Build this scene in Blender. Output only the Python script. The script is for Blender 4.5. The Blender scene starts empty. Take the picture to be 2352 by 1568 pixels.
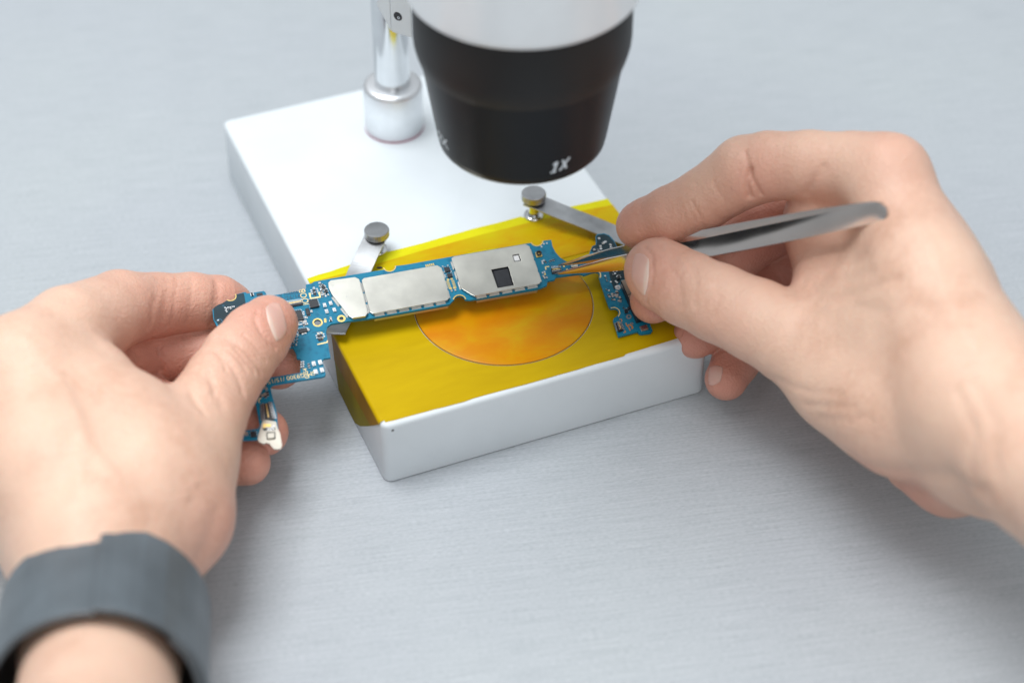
import bpy, math, random
import numpy as np
from mathutils import Vector, Matrix
from mathutils.geometry import tessellate_polygon
random.seed(7)
A = np.array
S = 0.001
scene = bpy.context.scene
col = scene.collection

# ------------------------------------------------------------------ camera frame (mm)
FPX = 4629.4
PITCH = math.radians(41.544)
CAM = A([42.937, -480.353, 488.819])
cp, sp = math.cos(PITCH), math.sin(PITCH)
RT = A([[1, 0, 0], [0, cp, -sp], [0, sp, cp]]).T
FWD = A([0, cp, -sp]); UP = A([0, sp, cp]); RIGHT = A([1., 0, 0])
def ray(u, v): return RT @ A([(u-1176)/FPX, 1, -(v-784)/FPX])
def atz(u, v, z):
    r = ray(u, v); return CAM + r*(z-CAM[2])/r[2]
def atd(u, v, d): return CAM + ray(u, v)*d
YAW = math.radians(22.39)
cy, sy = math.cos(YAW), math.sin(YAW)
def base_pt(x, y, z): return A([cy*x-sy*y, sy*x+cy*y, z])
def to_base(w): return A([cy*w[0]+sy*w[1], -sy*w[0]+cy*w[1], w[2]])
# circuit board plane
BP0 = atz(1420, 770, 28.2)
BN = A([math.tan(math.radians(4)), -math.tan(math.radians(10)), 1.]); BN /= np.linalg.norm(BN)
def bp(u, v, h=0.0):
    r = ray(u, v); p0 = BP0+BN*h
    return CAM + r*(((p0-CAM)@BN)/(r@BN))

# ------------------------------------------------------------------ materials
def new_mat(name):
    m = bpy.data.materials.new(name); m.use_nodes = True
    nt = m.node_tree; b = nt.nodes['Principled BSDF']
    return m, nt, b
def tex(nt, scale, detail=3, stretch=(1, 1, 1), rot=0, rough=.5, dist=0):
    tc = nt.nodes.new('ShaderNodeTexCoord'); mp = nt.nodes.new('ShaderNodeMapping')
    mp.vector_type = 'TEXTURE'; mp.inputs['Scale'].default_value = tuple(1/x for x in stretch); mp.inputs['Rotation'].default_value = (0, 0, rot)
    n = nt.nodes.new('ShaderNodeTexNoise'); n.inputs['Scale'].default_value = scale
    n.inputs['Detail'].default_value = detail; n.inputs['Roughness'].default_value = rough
    n.inputs['Distortion'].default_value = dist
    nt.links.new(tc.outputs['Object'], mp.inputs['Vector']); nt.links.new(mp.outputs[0], n.inputs['Vector'])
    return n
def ramp(nt, src, stops):
    r = nt.nodes.new('ShaderNodeValToRGB'); e = r.color_ramp.elements
    while len(e) < len(stops): e.new(0.5)
    for el, (p, c) in zip(e, stops):
        el.position = p; el.color = (*c, 1)
    nt.links.new(src, r.inputs[0]); return r.outputs[0]
def bump(nt, b, src, strength, dist, prev=None):
    bm = nt.nodes.new('ShaderNodeBump'); bm.inputs['Strength'].default_value = strength
    bm.inputs['Distance'].default_value = dist
    nt.links.new(src, bm.inputs['Height'])
    if prev is not None: nt.links.new(prev, bm.inputs['Normal'])
    nt.links.new(bm.outputs[0], b.inputs['Normal']); return bm.outputs[0]
def simple(name, c, rough=.5, metal=0, coat=0, var=.06, vs=120, bs=0, bd=.0001, bsc=1500, stretch=(1, 1, 1), rot=0, spec=.5):
    m, nt, b = new_mat(name)
    n = tex(nt, vs, 4, stretch, rot)
    lo = tuple(max(0, x*(1-var*2)) for x in c); hi = tuple(min(1, x*(1+var*2)) for x in c)
    nt.links.new(ramp(nt, n.outputs[0], [(.3, lo), (.7, hi)]), b.inputs['Base Color'])
    b.inputs['Roughness'].default_value = rough; b.inputs['Metallic'].default_value = metal
    b.inputs['Coat Weight'].default_value = coat; b.inputs['Coat Roughness'].default_value = .15
    b.inputs['Specular IOR Level'].default_value = spec
    if bs: bump(nt, b, tex(nt, bsc, 2).outputs[0], bs, bd)
    return m
M = {}
M['white'] = simple('white_powder_coat', (.69, .74, .77), .52, var=.02, vs=30, bs=.35, bd=.00015, bsc=1100)
M['white_smooth'] = simple('white_paint', (.84, .90, .94), .25, coat=.3, var=.01)
M['chrome'] = simple('polished_steel', (.72, .74, .76), .12, 1, var=.02)
M['alu'] = simple('satin_aluminium', (.84, .86, .88), .4, 1, var=.03)
M['clip'] = simple('brushed_spring_steel', (.42, .43, .44), .34, 1, var=.14, vs=90, stretch=(1, 1, 1), bs=.1, bsc=900)
M['tweezer'] = simple('tweezer_steel', (.68, .65, .63), .15, 1, var=.03, vs=60)
M['shield'] = simple('shield_can_steel', (.63, .615, .555), .3, 1, var=.09, vs=75, bs=.12, bsc=700)
M['shield_side'] = simple('shield_can_frame', (.5, .5, .48), .3, 1, var=.06)
M['black'] = simple('black_lens_plastic', (.009, .0115, .015), .42, var=.1, vs=20, spec=.2)
M['black_matte'] = simple('black_rubber_band', (.012, .0125, .0135), .5, var=.1, vs=20, spec=.35)
M['glass'] = simple('dark_lens_glass', (.01, .012, .02), .05, var=.01)
M['chip'] = simple('black_chip_epoxy', (.018, .02, .025), .4, var=.15, vs=500)
M['gold'] = simple('gold_plating', (.86, .62, .22), .3, .85, var=.05)
M['gold_paint'] = simple('gold_print', (.85, .66, .30), .4, .3, var=.05)
M['solder'] = simple('bright_solder', (.60, .61, .62), .3, 1, var=.08, vs=900)
M['cap'] = simple('pale_component_body', (.42, .38, .33), .5, var=.15, vs=900)
M['dark_print'] = simple('dark_print', (.015, .05, .09), .5)
M['trace'] = simple('copper_trace_under_mask', (.03, .17, .30), .3)
M['orange_print'] = simple('copper_mark', (.62, .27, .08), .4, .4)
M['dark_mask'] = simple('dark_solder_mask', (.008, .035, .05), .4, var=.15, vs=150, spec=.3)
M['white_pad'] = simple('white_crystal_lid', (.80, .80, .80), .35)
M['red'] = simple('red_gasket', (.42, .16, .23), .4)
M['cream_steel'] = simple('warm_plated_steel', (.46, .43, .37), .3, .8, var=.04)
M['mic'] = simple('brown_sensor_lid', (.22, .10, .10), .3, .6)
M['groove'] = simple('dark_gap', (.24, .12, .003), .6)
M['speck'] = simple('dark_speck', (.04, .035, .03), .7)

def m_pcb():
    m, nt, b = new_mat('blue_solder_mask')
    n = tex(nt, 260, 2); v = nt.nodes.new('ShaderNodeTexVoronoi'); v.distance = 'MANHATTAN'
    v.inputs['Scale'].default_value = 420
    tc = nt.nodes.new('ShaderNodeTexCoord'); nt.links.new(tc.outputs['Object'], v.inputs['Vector'])
    mx = nt.nodes.new('ShaderNodeMath'); mx.operation = 'MULTIPLY'
    nt.links.new(n.outputs[0], mx.inputs[0]); nt.links.new(v.outputs['Distance'], mx.inputs[1])
    nt.links.new(ramp(nt, mx.outputs[0], [(.05, (.003, .125, .22)), (.32, (.006, .18, .30))]), b.inputs['Base Color'])
    b.inputs['Roughness'].default_value = .4; b.inputs['Specular IOR Level'].default_value = .3
    bump(nt, b, mx.outputs[0], .2, .0001)
    return m
M['pcb'] = m_pcb()

def m_table():
    m, nt, b = new_mat('grey_brushed_laminate')
    a = math.radians(9.5)
    n1 = tex(nt, 1, 5, (45, 1500, 1), a, .66); n2 = tex(nt, 5, 3); n3 = tex(nt, 1, 2, (600, 2600, 1), a)
    mix = nt.nodes.new('ShaderNodeMix'); mix.data_type = 'FLOAT'; mix.inputs[0].default_value = .45
    nt.links.new(n1.outputs[0], mix.inputs[2]); nt.links.new(n3.outputs[0], mix.inputs[3])
    c1 = ramp(nt, mix.outputs[0], [(.31, (.315, .35, .365)), (.5, (.425, .46, .475)), (.69, (.51, .545, .56))])
    c2 = ramp(nt, n2.outputs[0], [(.3, (.94, .93, .97)), (.7, (1, 1, 1))])
    mm = nt.nodes.new('ShaderNodeMix'); mm.data_type = 'RGBA'; mm.blend_type = 'MULTIPLY'; mm.inputs[0].default_value = 1
    nt.links.new(c1, mm.inputs[6]); nt.links.new(c2, mm.inputs[7])
    vo = nt.nodes.new('ShaderNodeTexVoronoi'); vo.inputs['Scale'].default_value = 17; tc = nt.nodes.new('ShaderNodeTexCoord'); nt.links.new(tc.outputs['Object'], vo.inputs['Vector'])
    m3 = nt.nodes.new('ShaderNodeMix'); m3.data_type = 'RGBA'; m3.inputs[7].default_value = (.12, .12, .12, 1)
    sub = nt.nodes.new('ShaderNodeSeparateColor'); nt.links.new(vo.outputs['Color'], sub.inputs[0])
    th = nt.nodes.new('ShaderNodeMath'); th.operation = 'MULTIPLY'; th.inputs[1].default_value = .022; nt.links.new(sub.outputs[0], th.inputs[0])
    lt = nt.nodes.new('ShaderNodeMath'); lt.operation = 'LESS_THAN'; nt.links.new(vo.outputs['Distance'], lt.inputs[0]); nt.links.new(th.outputs[0], lt.inputs[1])
    nt.links.new(lt.outputs[0], m3.inputs[0]); nt.links.new(mm.outputs[2], m3.inputs[6]); nt.links.new(m3.outputs[2], b.inputs['Base Color'])
    b.inputs['Roughness'].default_value = .42; b.inputs['Specular IOR Level'].default_value = .5
    bump(nt, b, mix.outputs[0], .25, .0001)
    return m
M['table'] = m_table()

def m_tape(name, stops, scale, stretch, rough=.4, coat=.12, rot=YAW):
    m, nt, b = new_mat(name)
    n = tex(nt, scale, 4, stretch, rot, .6, .3)
    nt.links.new(ramp(nt, n.outputs[0], stops), b.inputs['Base Color'])
    b.inputs['Roughness'].default_value = rough; b.inputs['Coat Weight'].default_value = 0; b.inputs['Specular IOR Level'].default_value = coat
    n2 = tex(nt, 1, 3, (200, 1500, 200), rot)
    bump(nt, b, n2.outputs[0], .08, .0001); 
    return m
M['tape'] = m_tape('amber_tape', [(.3, (.475, .315, .001)), (.7, (.53, .36, .0015))], 1, (40, 160, 60))
M['tape_lime'] = m_tape('thin_amber_tape', [(.3, (.62, .56, .004)), (.7, (.70, .66, .008))], 1, (60, 160, 60))
M['tape_rear'] = m_tape('layered_amber_tape', [(.32, (.56, .26, .001)), (.5, (.57, .375, .0015)), (.68, (.56, .46, .002))], 1, (38, 90, 38))
M['tape_disc'] = m_tape('amber_tape_over_disc', [(.30, (.59, .20, .001)), (.48, (.60, .245, .001)), (.62, (.59, .295, .0015)), (.78, (.57, .37, .003))], 1, (65, 95, 65), .35, .15)
M['tape_side'] = m_tape('shaded_folded_tape', [(.38, (.21, .17, .001)), (.62, (.28, .22, .002))], 1, (70, 70, 3), .45, .08)  # darker amber: shade of the side face put into the colour, plus layers
M['tape_side2'] = m_tape('shaded_layered_tape', [(.38, (.24, .12, .001)), (.62, (.33, .17, .001))], 1, (70, 70, 3), .45, .08)  # brown of doubled tape, with the side's shade also mixed into the colour

def m_skin():
    m, nt, b = new_mat('skin')
    n = tex(nt, 45, 4, rough=.6); n2 = tex(nt, 420, 3)
    mx = nt.nodes.new('ShaderNodeMath'); mx.operation = 'MULTIPLY_ADD'; mx.inputs[1].default_value = .25
    nt.links.new(n2.outputs[0], mx.inputs[0]); nt.links.new(n.outputs[0], mx.inputs[2])
    c = ramp(nt, mx.outputs[0], [(.35, (.63, .38, .27)), (.60, (.745, .495, .37)), (.90, (.79, .55, .415))])
    at = nt.nodes.new('ShaderNodeAttribute'); at.attribute_name = 'redness'
    mm = nt.nodes.new('ShaderNodeMix'); mm.data_type = 'RGBA'
    nt.links.new(at.outputs['Fac'], mm.inputs[0]); nt.links.new(c, mm.inputs[6]); mm.inputs[7].default_value = (.62, .27, .20, 1)
    nt.links.new(mm.outputs[2], b.inputs['Base Color'])
    b.inputs['Roughness'].default_value = .45; b.inputs['Specular IOR Level'].default_value = .4
    b.inputs['Subsurface Weight'].default_value = .2
    b.inputs['Subsurface Radius'].default_value = (1, .35, .2); b.inputs['Subsurface Scale'].default_value = .004
    v = nt.nodes.new('ShaderNodeTexVoronoi'); v.inputs['Scale'].default_value = 1100
    tc = nt.nodes.new('ShaderNodeTexCoord'); nt.links.new(tc.outputs['Object'], v.inputs['Vector'])
    w = tex(nt, 1, 4, (160, 420, 160), .5, .6, 1.2)
    p0 = bump(nt, b, w.outputs[0], .35, .0012)
    p = bump(nt, b, tex(nt, 700, 5, rough=.65).outputs[0], .5, .0004, p0)
    bump(nt, b, v.outputs['Distance'], .4, .0003, p)
    return m
M['skin'] = m_skin()
def m_nail():
    m, nt, b = new_mat('fingernail')
    at = nt.nodes.new('ShaderNodeAttribute'); at.attribute_name = 'lunula'
    nt.links.new(ramp(nt, at.outputs['Fac'], [(0, (.66, .40, .33)), (.55, (.70, .44, .36)), (.85, (.74, .56, .47))]), b.inputs['Base Color'])
    b.inputs['Roughness'].default_value = .28; b.inputs['Subsurface Weight'].default_value = .2
    b.inputs['Subsurface Scale'].default_value = .002
    return m
M['nail'] = m_nail()
M['band'] = simple('grey_elastomer', (.095, .115, .13), .42, var=.1, vs=60, bs=.3, bd=.0002, bsc=600)
M['band_in'] = simple('dark_band_lining', (.02, .022, .025), .7)

# ------------------------------------------------------------------ object helpers
def props(o, label=None, cat=None, group=None, kind=None):
    for k, v in (('label', label), ('category', cat), ('group', group), ('kind', kind)):
        if v: o[k] = v
    return o
def thing(name, loc, label, cat):
    o = bpy.data.objects.new(name, None); o.location = Vector(loc)*S; o.empty_display_size = .01
    col.objects.link(o); return props(o, label, cat)
def origin(o):
    p = Vector((0, 0, 0))
    while o is not None: p += o.location; o = o.parent
    return A(p)/S
def mk(name, V, F, mat, parent=None, smooth=False, label=None, angle=None):
    V = np.asarray(V, float); o0 = origin(parent) if parent else V.mean(0)
    me = bpy.data.meshes.new(name); me.from_pydata(((V-o0)*S).tolist(), [], [tuple(int(i) for i in f) for f in F])
    me.materials.append(M[mat] if isinstance(mat, str) else mat); me.update()
    o = bpy.data.objects.new(name, me); col.objects.link(o)
    if parent: o.parent = parent
    else: o.location = Vector(o0)*S
    if smooth: me.polygons.foreach_set('use_smooth', [True]*len(me.polygons))
    if angle is not None:
        me.polygons.foreach_set('use_smooth', [True]*len(me.polygons))
        md = me
        import bmesh
        bm = bmesh.new(); bm.from_mesh(me)
        bmesh.ops.recalc_face_normals(bm, faces=bm.faces)
        for e in bm.edges:
            if len(e.link_faces) == 2 and e.calc_face_angle(0) > math.radians(angle): e.smooth = False
        bm.to_mesh(me); bm.free()
    if label: o['label'] = label
    return o
def fix_normals(o):
    import bmesh
    bm = bmesh.new(); bm.from_mesh(o.data); bmesh.ops.recalc_face_normals(bm, faces=bm.faces); bm.to_mesh(o.data); bm.free()
def bev(o, w, seg=2, ang=40):
    b = o.modifiers.new('bevel', 'BEVEL'); b.width = w*S; b.segments = seg; b.limit_method = 'ANGLE'; b.angle_limit = math.radians(ang)
    return o
def join(parts):
    V, F, n = [], [], 0
    for v, f in parts:
        V.append(np.asarray(v, float)); F += [tuple(i+n for i in g) for g in f]; n += len(v)
    return np.concatenate(V), F
def prism(top, bot, holes=()):
    """top/bot: matching loops of 3-D points; holes: list of (top,bot)."""
    loops_t = [list(map(Vector, top))]+[list(map(Vector, h[0])) for h in holes]
    tri = tessellate_polygon(loops_t)
    T = [p for l in loops_t for p in l]
    B = list(map(Vector, bot))+[Vector(p) for h in holes for p in h[1]]
    n = len(T); V = [tuple(p) for p in T+B]; F = []
    for t in tri:
        F.append(tuple(t)); F.append(tuple(i+n for i in reversed(t)))
    k = 0
    for l in loops_t:
        m = len(l)
        for i in range(m): j = (i+1) % m; F.append((k+i, k+j, k+j+n, k+i+n))
        k += m
    return V, F
def lathe(prof, ax, n=96, closed=False):
    V, F = [], []
    for r, z in prof:
        for i in range(n):
            a = 2*math.pi*i/n; V.append((ax[0]+r*math.cos(a), ax[1]+r*math.sin(a), z))
    for k in range(len(prof)-1):
        for i in range(n):
            j = (i+1) % n; F.append((k*n+i, k*n+j, (k+1)*n+j, (k+1)*n+i))
    return V, F
def chaikin(P, n=1, closed=True):
    P = [A(p, float) for p in P]
    for _ in range(n):
        Q = []; m = len(P)
        for i in range(m if closed else m-1):
            a, b = P[i], P[(i+1) % m]; Q += [a*.75+b*.25, a*.25+b*.75]
        if not closed: Q = [P[0]]+Q+[P[-1]]
        P = Q
    return P
def ribbon(pts, w, nrm, h):
    """flat raised strip along 3-D points."""
    pts = [A(p) for p in pts]; L, R = [], []
    for i, p in enumerate(pts):
        t = pts[min(i+1, len(pts)-1)]-pts[max(i-1, 0)]; t /= np.linalg.norm(t)+1e-9
        s = np.cross(nrm, t); s /= np.linalg.norm(s); L.append(p+s*w/2); R.append(p-s*w/2)
    V = L+R+[p+nrm*h for p in L]+[p+nrm*h for p in R]; n = len(pts); F = []
    for i in range(n-1):
        F += [(2*n+i, 2*n+i+1, 3*n+i+1, 3*n+i), (i, i+1, 2*n+i+1, 2*n+i), (n+i+1, n+i, 3*n+i, 3*n+i+1)]
    F += [(0, 2*n, 3*n, n), (n-1, 2*n-1, 4*n-1, 3*n-1)]
    return V, F
def text_mesh(body, size):
    cu = bpy.data.curves.new('t', 'FONT'); cu.body = body; cu.size = size; cu.align_x = 'CENTER'; cu.align_y = 'CENTER'; cu.resolution_u = 4; cu.offset = .02*size if size > 5 else 0; cu.shear = .12 if size > 5 else 0
    o = bpy.data.objects.new('t', cu); col.objects.link(o); dg = bpy.context.evaluated_depsgraph_get()
    me = bpy.data.meshes.new_from_object(o.evaluated_get(dg))
    V = A([v.co[:] for v in me.vertices]); F = [tuple(p.vertices) for p in me.polygons]
    bpy.data.objects.remove(o); bpy.data.curves.remove(cu); bpy.data.meshes.remove(me)
    return V, F

# ------------------------------------------------------------------ table
tb = [(-1500, -900, 0), (1700, -900, 0), (1700, 1900, 0), (-1500, 1900, 0)]
o = mk('table_top', *prism([A(p, float) for p in tb], [A(p, float)+A([0, 0, -25.]) for p in tb]), 'table')
props(o, kind='structure'); fix_normals(o); bev(o, 1.5)

# ------------------------------------------------------------------ microscope
W, D, H = 120., 187., 26.6
mic = thing('microscope', base_pt(60, 93, 0), 'stereo microscope stand with white base, chrome post and black lens barrel on grey table', 'microscope')
def rounded_rect(x0, y0, x1, y1, r, n=6):
    P = []
    for cx, cyy, a0 in ((x1-r, y0+r, -90), (x1-r, y1-r, 0), (x0+r, y1-r, 90), (x0+r, y0+r, 180)):
        for i in range(n+1):
            a = math.radians(a0+90*i/n); P.append((cx+r*math.cos(a), cyy+r*math.sin(a)))
    return P
rr = rounded_rect(0, 0, W, D, 3.2)
secs = [(1.8, H), (1.0, H-.2), (.4, H-.6), (.08, H-1.2), (0, H-2.0), (0, .7), (.2, .3), (.6, .12)]
V, F = [], []
n = len(rr)
for ins, z in secs:
    rri = rounded_rect(ins-.4, ins-1.4, W-ins, D-ins, max(3.0-ins, .4))
    V += [base_pt(x, y, z) for x, y in rri]
for k in range(len(secs)-1):
    for i in range(n):
        j = (i+1) % n; F.append((k*n+i, (k+1)*n+i, (k+1)*n+j, k*n+j))
F.append(tuple(range(n))); F.append(tuple(reversed([(len(secs)-1)*n+i for i in range(n)])))
o = mk('base', V, F, 'white', mic, angle=35)
for x, y in ((14, 12), (106, 12), (14, 175), (106, 175)):
    mk('foot', *lathe([(0, .26), (5, .26), (5, .02), (0, .02)], base_pt(x, y, 0), 24), 'black_matte', mic)
# stage disc
DC = base_pt(60, 40.6, 0); DR = 31.3
o = mk('stage_disc', *lathe([(DR, H-.5), (DR, H+.30), (DR-.5, H+.55), (DR*.6, H+.62), (0.01, H+.62)], DC, 128), 'tape_disc', mic, angle=50)
o['label'] = 'round orange stage disc under glossy amber tape'
mk('stage_gap', *lathe([(DR+.02, H+.16), (DR+.36, H+.17)], DC, 128), 'groove', mic)
# tape
def tape_sheet(name, poly, z, mat, label=None, hole=None, th=.1):
    t = [base_pt(x, y, z+th) for x, y in poly]; b = [base_pt(x, y, z) for x, y in poly]
    hs = []
    if hole:
        c, r = hole; hp = [(c[0]+r*math.cos(a), c[1]+r*math.sin(a)) for a in np.linspace(0, 2*math.pi, 97)[:-1]]
        hs = [([base_pt(x, y, z+th) for x, y in hp], [base_pt(x, y, z) for x, y in hp])]
    o = mk(name, *prism(t, b, hs), mat, mic, label=label); fix_normals(o); return o
rng = np.random.default_rng(3)
def wavy(x0, y0, x1, y1, n, a):
    t = np.linspace(0, 1, n); w = np.cumsum(rng.normal(0, a, n)); w -= np.linspace(w[0], w[-1], n)
    dx, dy = x1-x0, y1-y0; L = math.hypot(dx, dy)
    return [(x0+dx*s-dy/L*k, y0+dy*s+dx/L*k) for s, k in zip(t, w)]
front = wavy(1.3, .5, 88, .1, 26, .10)+wavy(89, .8, 112, 1.6, 8, .06)+[(116, 2.6), (119.5, 4)]
tape_sheet('tape_strip', front+[(119.7, 62), (.5, 62)], H+.03, 'tape', 'matt amber tape covering the front of the base', ((60, 40.6), DR+.5))
rear = wavy(.4, 80.9, 31, 83.8, 8, .15)+wavy(31.6, 84.3, 85, 85.0, 12, .2)+[(85.3, 84.3)]+wavy(86, 84.2, 119.3, 82.6, 9, .12)
inner = [(119.6, 79), (100, 79.6), (70, 78.5), (44, 78.9), (20, 76.4), (.4, 76)]
tape_sheet('tape_strip', rear+[(119.8, 60), (.3, 60)], H+.15, 'tape_lime', 'bright lime yellow rear edge of the tape')
# layered strip on top of the lime one, with a hole round the disc
arc = [(60+(DR+.55)*math.cos(a), 40.6+(DR+.55)*math.sin(a)) for a in np.linspace(math.radians(30), math.radians(150), 40)]
lay = [(.4, 78.2)]+[(20, 78.6), (44, 80.0), (70, 80.4), (100, 80.2), (119.5, 78.2)]+[(119.5, 40.6+(DR+.55)*.5)]+arc+[(.4, 40.6+(DR+.55)*.5)]
tape_sheet('tape_strip', lay, H+.27, 'tape_rear', 'orange mottled double layer of tape behind the disc')
# tape folded down the left side
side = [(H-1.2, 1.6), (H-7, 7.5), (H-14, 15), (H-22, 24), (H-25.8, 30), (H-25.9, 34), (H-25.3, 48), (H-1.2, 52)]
for sd_, x_, mt, lb_ in ((side, -.5, 'tape_side', 'olive folded tape, shade in its colour, on the left side of the base'), ([(H-1.2, 1.7), (H-6, 6.6), (H-10.5, 11.5), (H-11.5, 30), (H-13, 50), (H-1.2, 51)], -.62, 'tape_side2', 'darker brown double layer on the folded tape, shade in its colour too')):
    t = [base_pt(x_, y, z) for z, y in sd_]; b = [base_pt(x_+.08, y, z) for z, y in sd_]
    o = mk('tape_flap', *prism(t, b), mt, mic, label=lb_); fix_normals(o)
e1 = [base_pt(x, y, z) for y in (1.4,) for x, z in ((-.62, H-1.3), (-.5, H-.6), (-.1, H-.02), (.7, H+.1), (2.2, H+.14))]
e2 = [base_pt(x, 56, z) for x, z in ((-.62, H-1.3), (-.5, H-.6), (-.1, H-.02), (.7, H+.1), (2.2, H+.14))]
V = e1+e2; F = [(i, i+1, i+6, i+5) for i in range(4)]
mk('tape_edge', V, F, 'tape', mic, smooth=True)
w = atz(902, 988, 20); wb = to_base(w)
r = ray(902, 988)  # small dark chip in the paint of the front face
den = (-sy*r[0]+cy*r[1]); tt = (-1.4-(-sy*CAM[0]+cy*CAM[1]))/den; q = CAM+r*tt; qb = to_base(q)
mk('paint_chip', [base_pt(qb[0]+.5*math.cos(a), -1.43, qb[2]+.45*math.sin(a)) for a in np.linspace(0, 6.28, 9)[:-1]], [tuple(range(8))], 'speck', mic)
for (u, v, rr_) in ((872, 615, .9), (842, 628, .4)):
    w = atz(u, v, H+.4); mk('dust_speck', [w+A([rr_*math.cos(a)*1.3, rr_*math.sin(a)*.8, .02]) for a in np.linspace(0, 6.28, 8)[:-1]], [tuple(range(7))], 'speck', mic)
# post
PC = base_pt(61.3, 157.2, 0)
mk('gasket', *lathe([(11.5, H), (11.65, H+.3), (11.5, H+.6), (10, H+.6)], PC), 'red', mic, smooth=True)
mk('post_collar', *lathe([(11.3, H+.6), (11.55, H+.9), (11.55, H+18.6), (11.2, H+19.8), (10.4, H+20.5), (9.6, H+20.7), (6.95, H+20.9)], PC), 'alu', mic, angle=40)
mk('post', *lathe([(6.9, H+18), (6.9, H+330)], PC), 'chrome', mic, smooth=True)
# bracket in front of the post
def boxpts(c, ux, uy, uz):
    return [A(c)+A(ux)*a+A(uy)*b+A(uz)*d for d in (-1, 1) for b in (-1, 1) for a in (-1, 1)]
BF = [(0, 2, 3, 1), (4, 5, 7, 6), (0, 1, 5, 4), (2, 6, 7, 3), (0, 4, 6, 2), (1, 3, 7, 5)]
k0 = atd(900, 76, 728); k1 = atd(947, 67, 722); kz = k0[2]
dx = k1-k0; dx[2] = 0
q0 = atd(871, 40, 736)
Vb = []
low = [A([*k0[:2], kz]), A([*(k0+dx)[:2], kz]), A([*(k0+dx)[:2], kz])+A([-4, 14, 0]), A([*k0[:2], kz])+A([-4, 14, 0])]
lft = A([-(k0[0]-q0[0]), 8, 0])
P0 = low[0]; prof = [P0, P0+A([-4.8, 3.5, 8.5]), P0+A([-5.6, 4, 14]), P0+A([-9, 7, 20]), P0+A([-9, 7, 60]), P0+A([0, 0, 60])]
prof2 = [p+dx for p in prof]
bk = [p+A([-2, 12, 0]) for p in prof]; bk2 = [p+A([-2, 12, 0]) for p in prof2]
o = mk('focus_bracket', *prism([P0, prof2[0], prof2[-1], prof[-1]], [low[3], low[2], low[2]+A([0, 0, 60]), low[3]+A([0, 0, 60])]), 'white', mic); fix_normals(o); bev(o, .9, 3)
o2 = mk('focus_bracket', *prism([p+A([-.05, .05, 0]) for p in prof[:-1]]+[P0+A([0, .1, 60])], [p+A([-2, 11, 0]) for p in prof[:-1]]+[P0+A([-2, 11, 60])]), 'white', mic); fix_normals(o2); bev(o2, .6, 2)
ph = atd(928, 25, 724.6); nx = dx/np.linalg.norm(dx); ny = np.cross(nx, A([0, 0, 1])); ny = ny if ny@FWD < 0 else -ny
ph = k0+nx*((ph-k0)@nx)+A([0, 0, 1])*(ph[2]-k0[2])
def disc(c, a, b, r0, r1=None, n=28):
    if r1 is None: return [c+a*r0*math.cos(t)+b*r0*math.sin(t) for t in np.linspace(0, 2*math.pi, n+1)[:-1]], [tuple(range(n))]
    V = [c+a*r*math.cos(t)+b*r*math.sin(t) for r in (r0, r1) for t in np.linspace(0, 2*math.pi, n+1)[:-1]]
    return V, [(i, (i+1) % n, n+(i+1) % n, n+i) for i in range(n)]
zz = A([0, 0, 1.])
mk('screw_hole', *disc(ph+ny*.05, nx, zz, 1.75), 'chip', o)
mk('set_screw', *disc(ph+ny*.12-zz*.5+nx*.3, nx, zz, .55, .3), 'chrome', o)
a, b = prism([base_pt(x, y, 104.5) for x, y in rounded_rect(46, 140, 66, 172, 3)], [base_pt(x, y, 101.5) for x, y in rounded_rect(46, 140, 66, 172, 3)])
# optics
AX = (46.2, 60.0)
hd = mk('optical_housing', *lathe([(34.2, 157.6), (35.8, 157.0), (36.8, 158), (37.2, 160), (37.4, 200), (38, 240), (38, 300), (0.1, 300)], AX, 128), 'white_smooth', mic, angle=35)
mk('focus_ring', *lathe([(34.4, 157.6), (34.7, 156.6), (34.7, 141), (34.5, 138.5), (33.9, 135.8), (33.0, 133.0)], AX, 128), 'black_matte', mic, angle=50)
mk('lens_barrel', *lathe([(32.7, 133.4), (32.4, 132.4), (27.9, 103.6), (27.4, 101.2), (26.5, 100.1), (24.5, 100), (24, 101.5), (24, 110)], AX, 128), 'black', mic, angle=50)
mk('front_lens', *lathe([(24, 108), (12, 106.4), (.1, 106)], AX, 64), 'glass', mic, smooth=True)
def on_cone(body, size, ang, zc, tilt=0):
    V, F = text_mesh(body, size); O = []
    c, s = math.cos(tilt), math.sin(tilt)
    for x, y, _ in V:
        x, y = x*c-y*s, x*s+y*c; z = zc+y*.985; r = 27.9+(32.4-27.9)*(z-103.6)/28.8+.05; a = ang+x/r
        O.append((AX[0]+r*math.sin(a), AX[1]-r*math.cos(a), z))
    return O, F
M['engrave'] = simple('pale_marking', (.62, .70, .76), .5)
def strokes_on_cone(segs, w, ang, zc):
    V, F = [], []
    for (x0, y0), (x1, y1) in segs:
        L = math.hypot(x1-x0, y1-y0); nx_, ny2 = -(y1-y0)/L*w/2, (x1-x0)/L*w/2; m = 6
        for k in range(m+1):
            for sg in (1, -1):
                x = x0+(x1-x0)*k/m+nx_*sg; y = y0+(y1-y0)*k/m+ny2*sg; z = zc+y; r = 27.9+4.5*(z-103.6)/28.8+.05+.004*len(F)/6; a = ang+x/r
                V.append((AX[0]+r*math.sin(a), AX[1]-r*math.cos(a), z))
        b0 = len(V)-2*(m+1)
        for k in range(m): F.append((b0+2*k, b0+2*k+1, b0+2*k+3, b0+2*k+2))
    return V, F
mk('magnification_mark', *strokes_on_cone([((-2.0, -2.1), (-1.0, 2.2)), ((-1.05, 2.0), (-2.4, 1.0)), ((-3.0, -2.2), (-1.1, -2.0)), ((.1, -2.1), (3.3, 2.5)), ((.8, 2.2), (2.5, -1.9))], .85, .43, 107.2), 'engrave', mic, label='pale 1X marking near the lower rim of the barrel')
mk('magnification_mark', *on_cone('2X', 6.0, -1.12, 107.5), 'engrave', mic, label='pale marking on the far left of the barrel')
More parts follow.
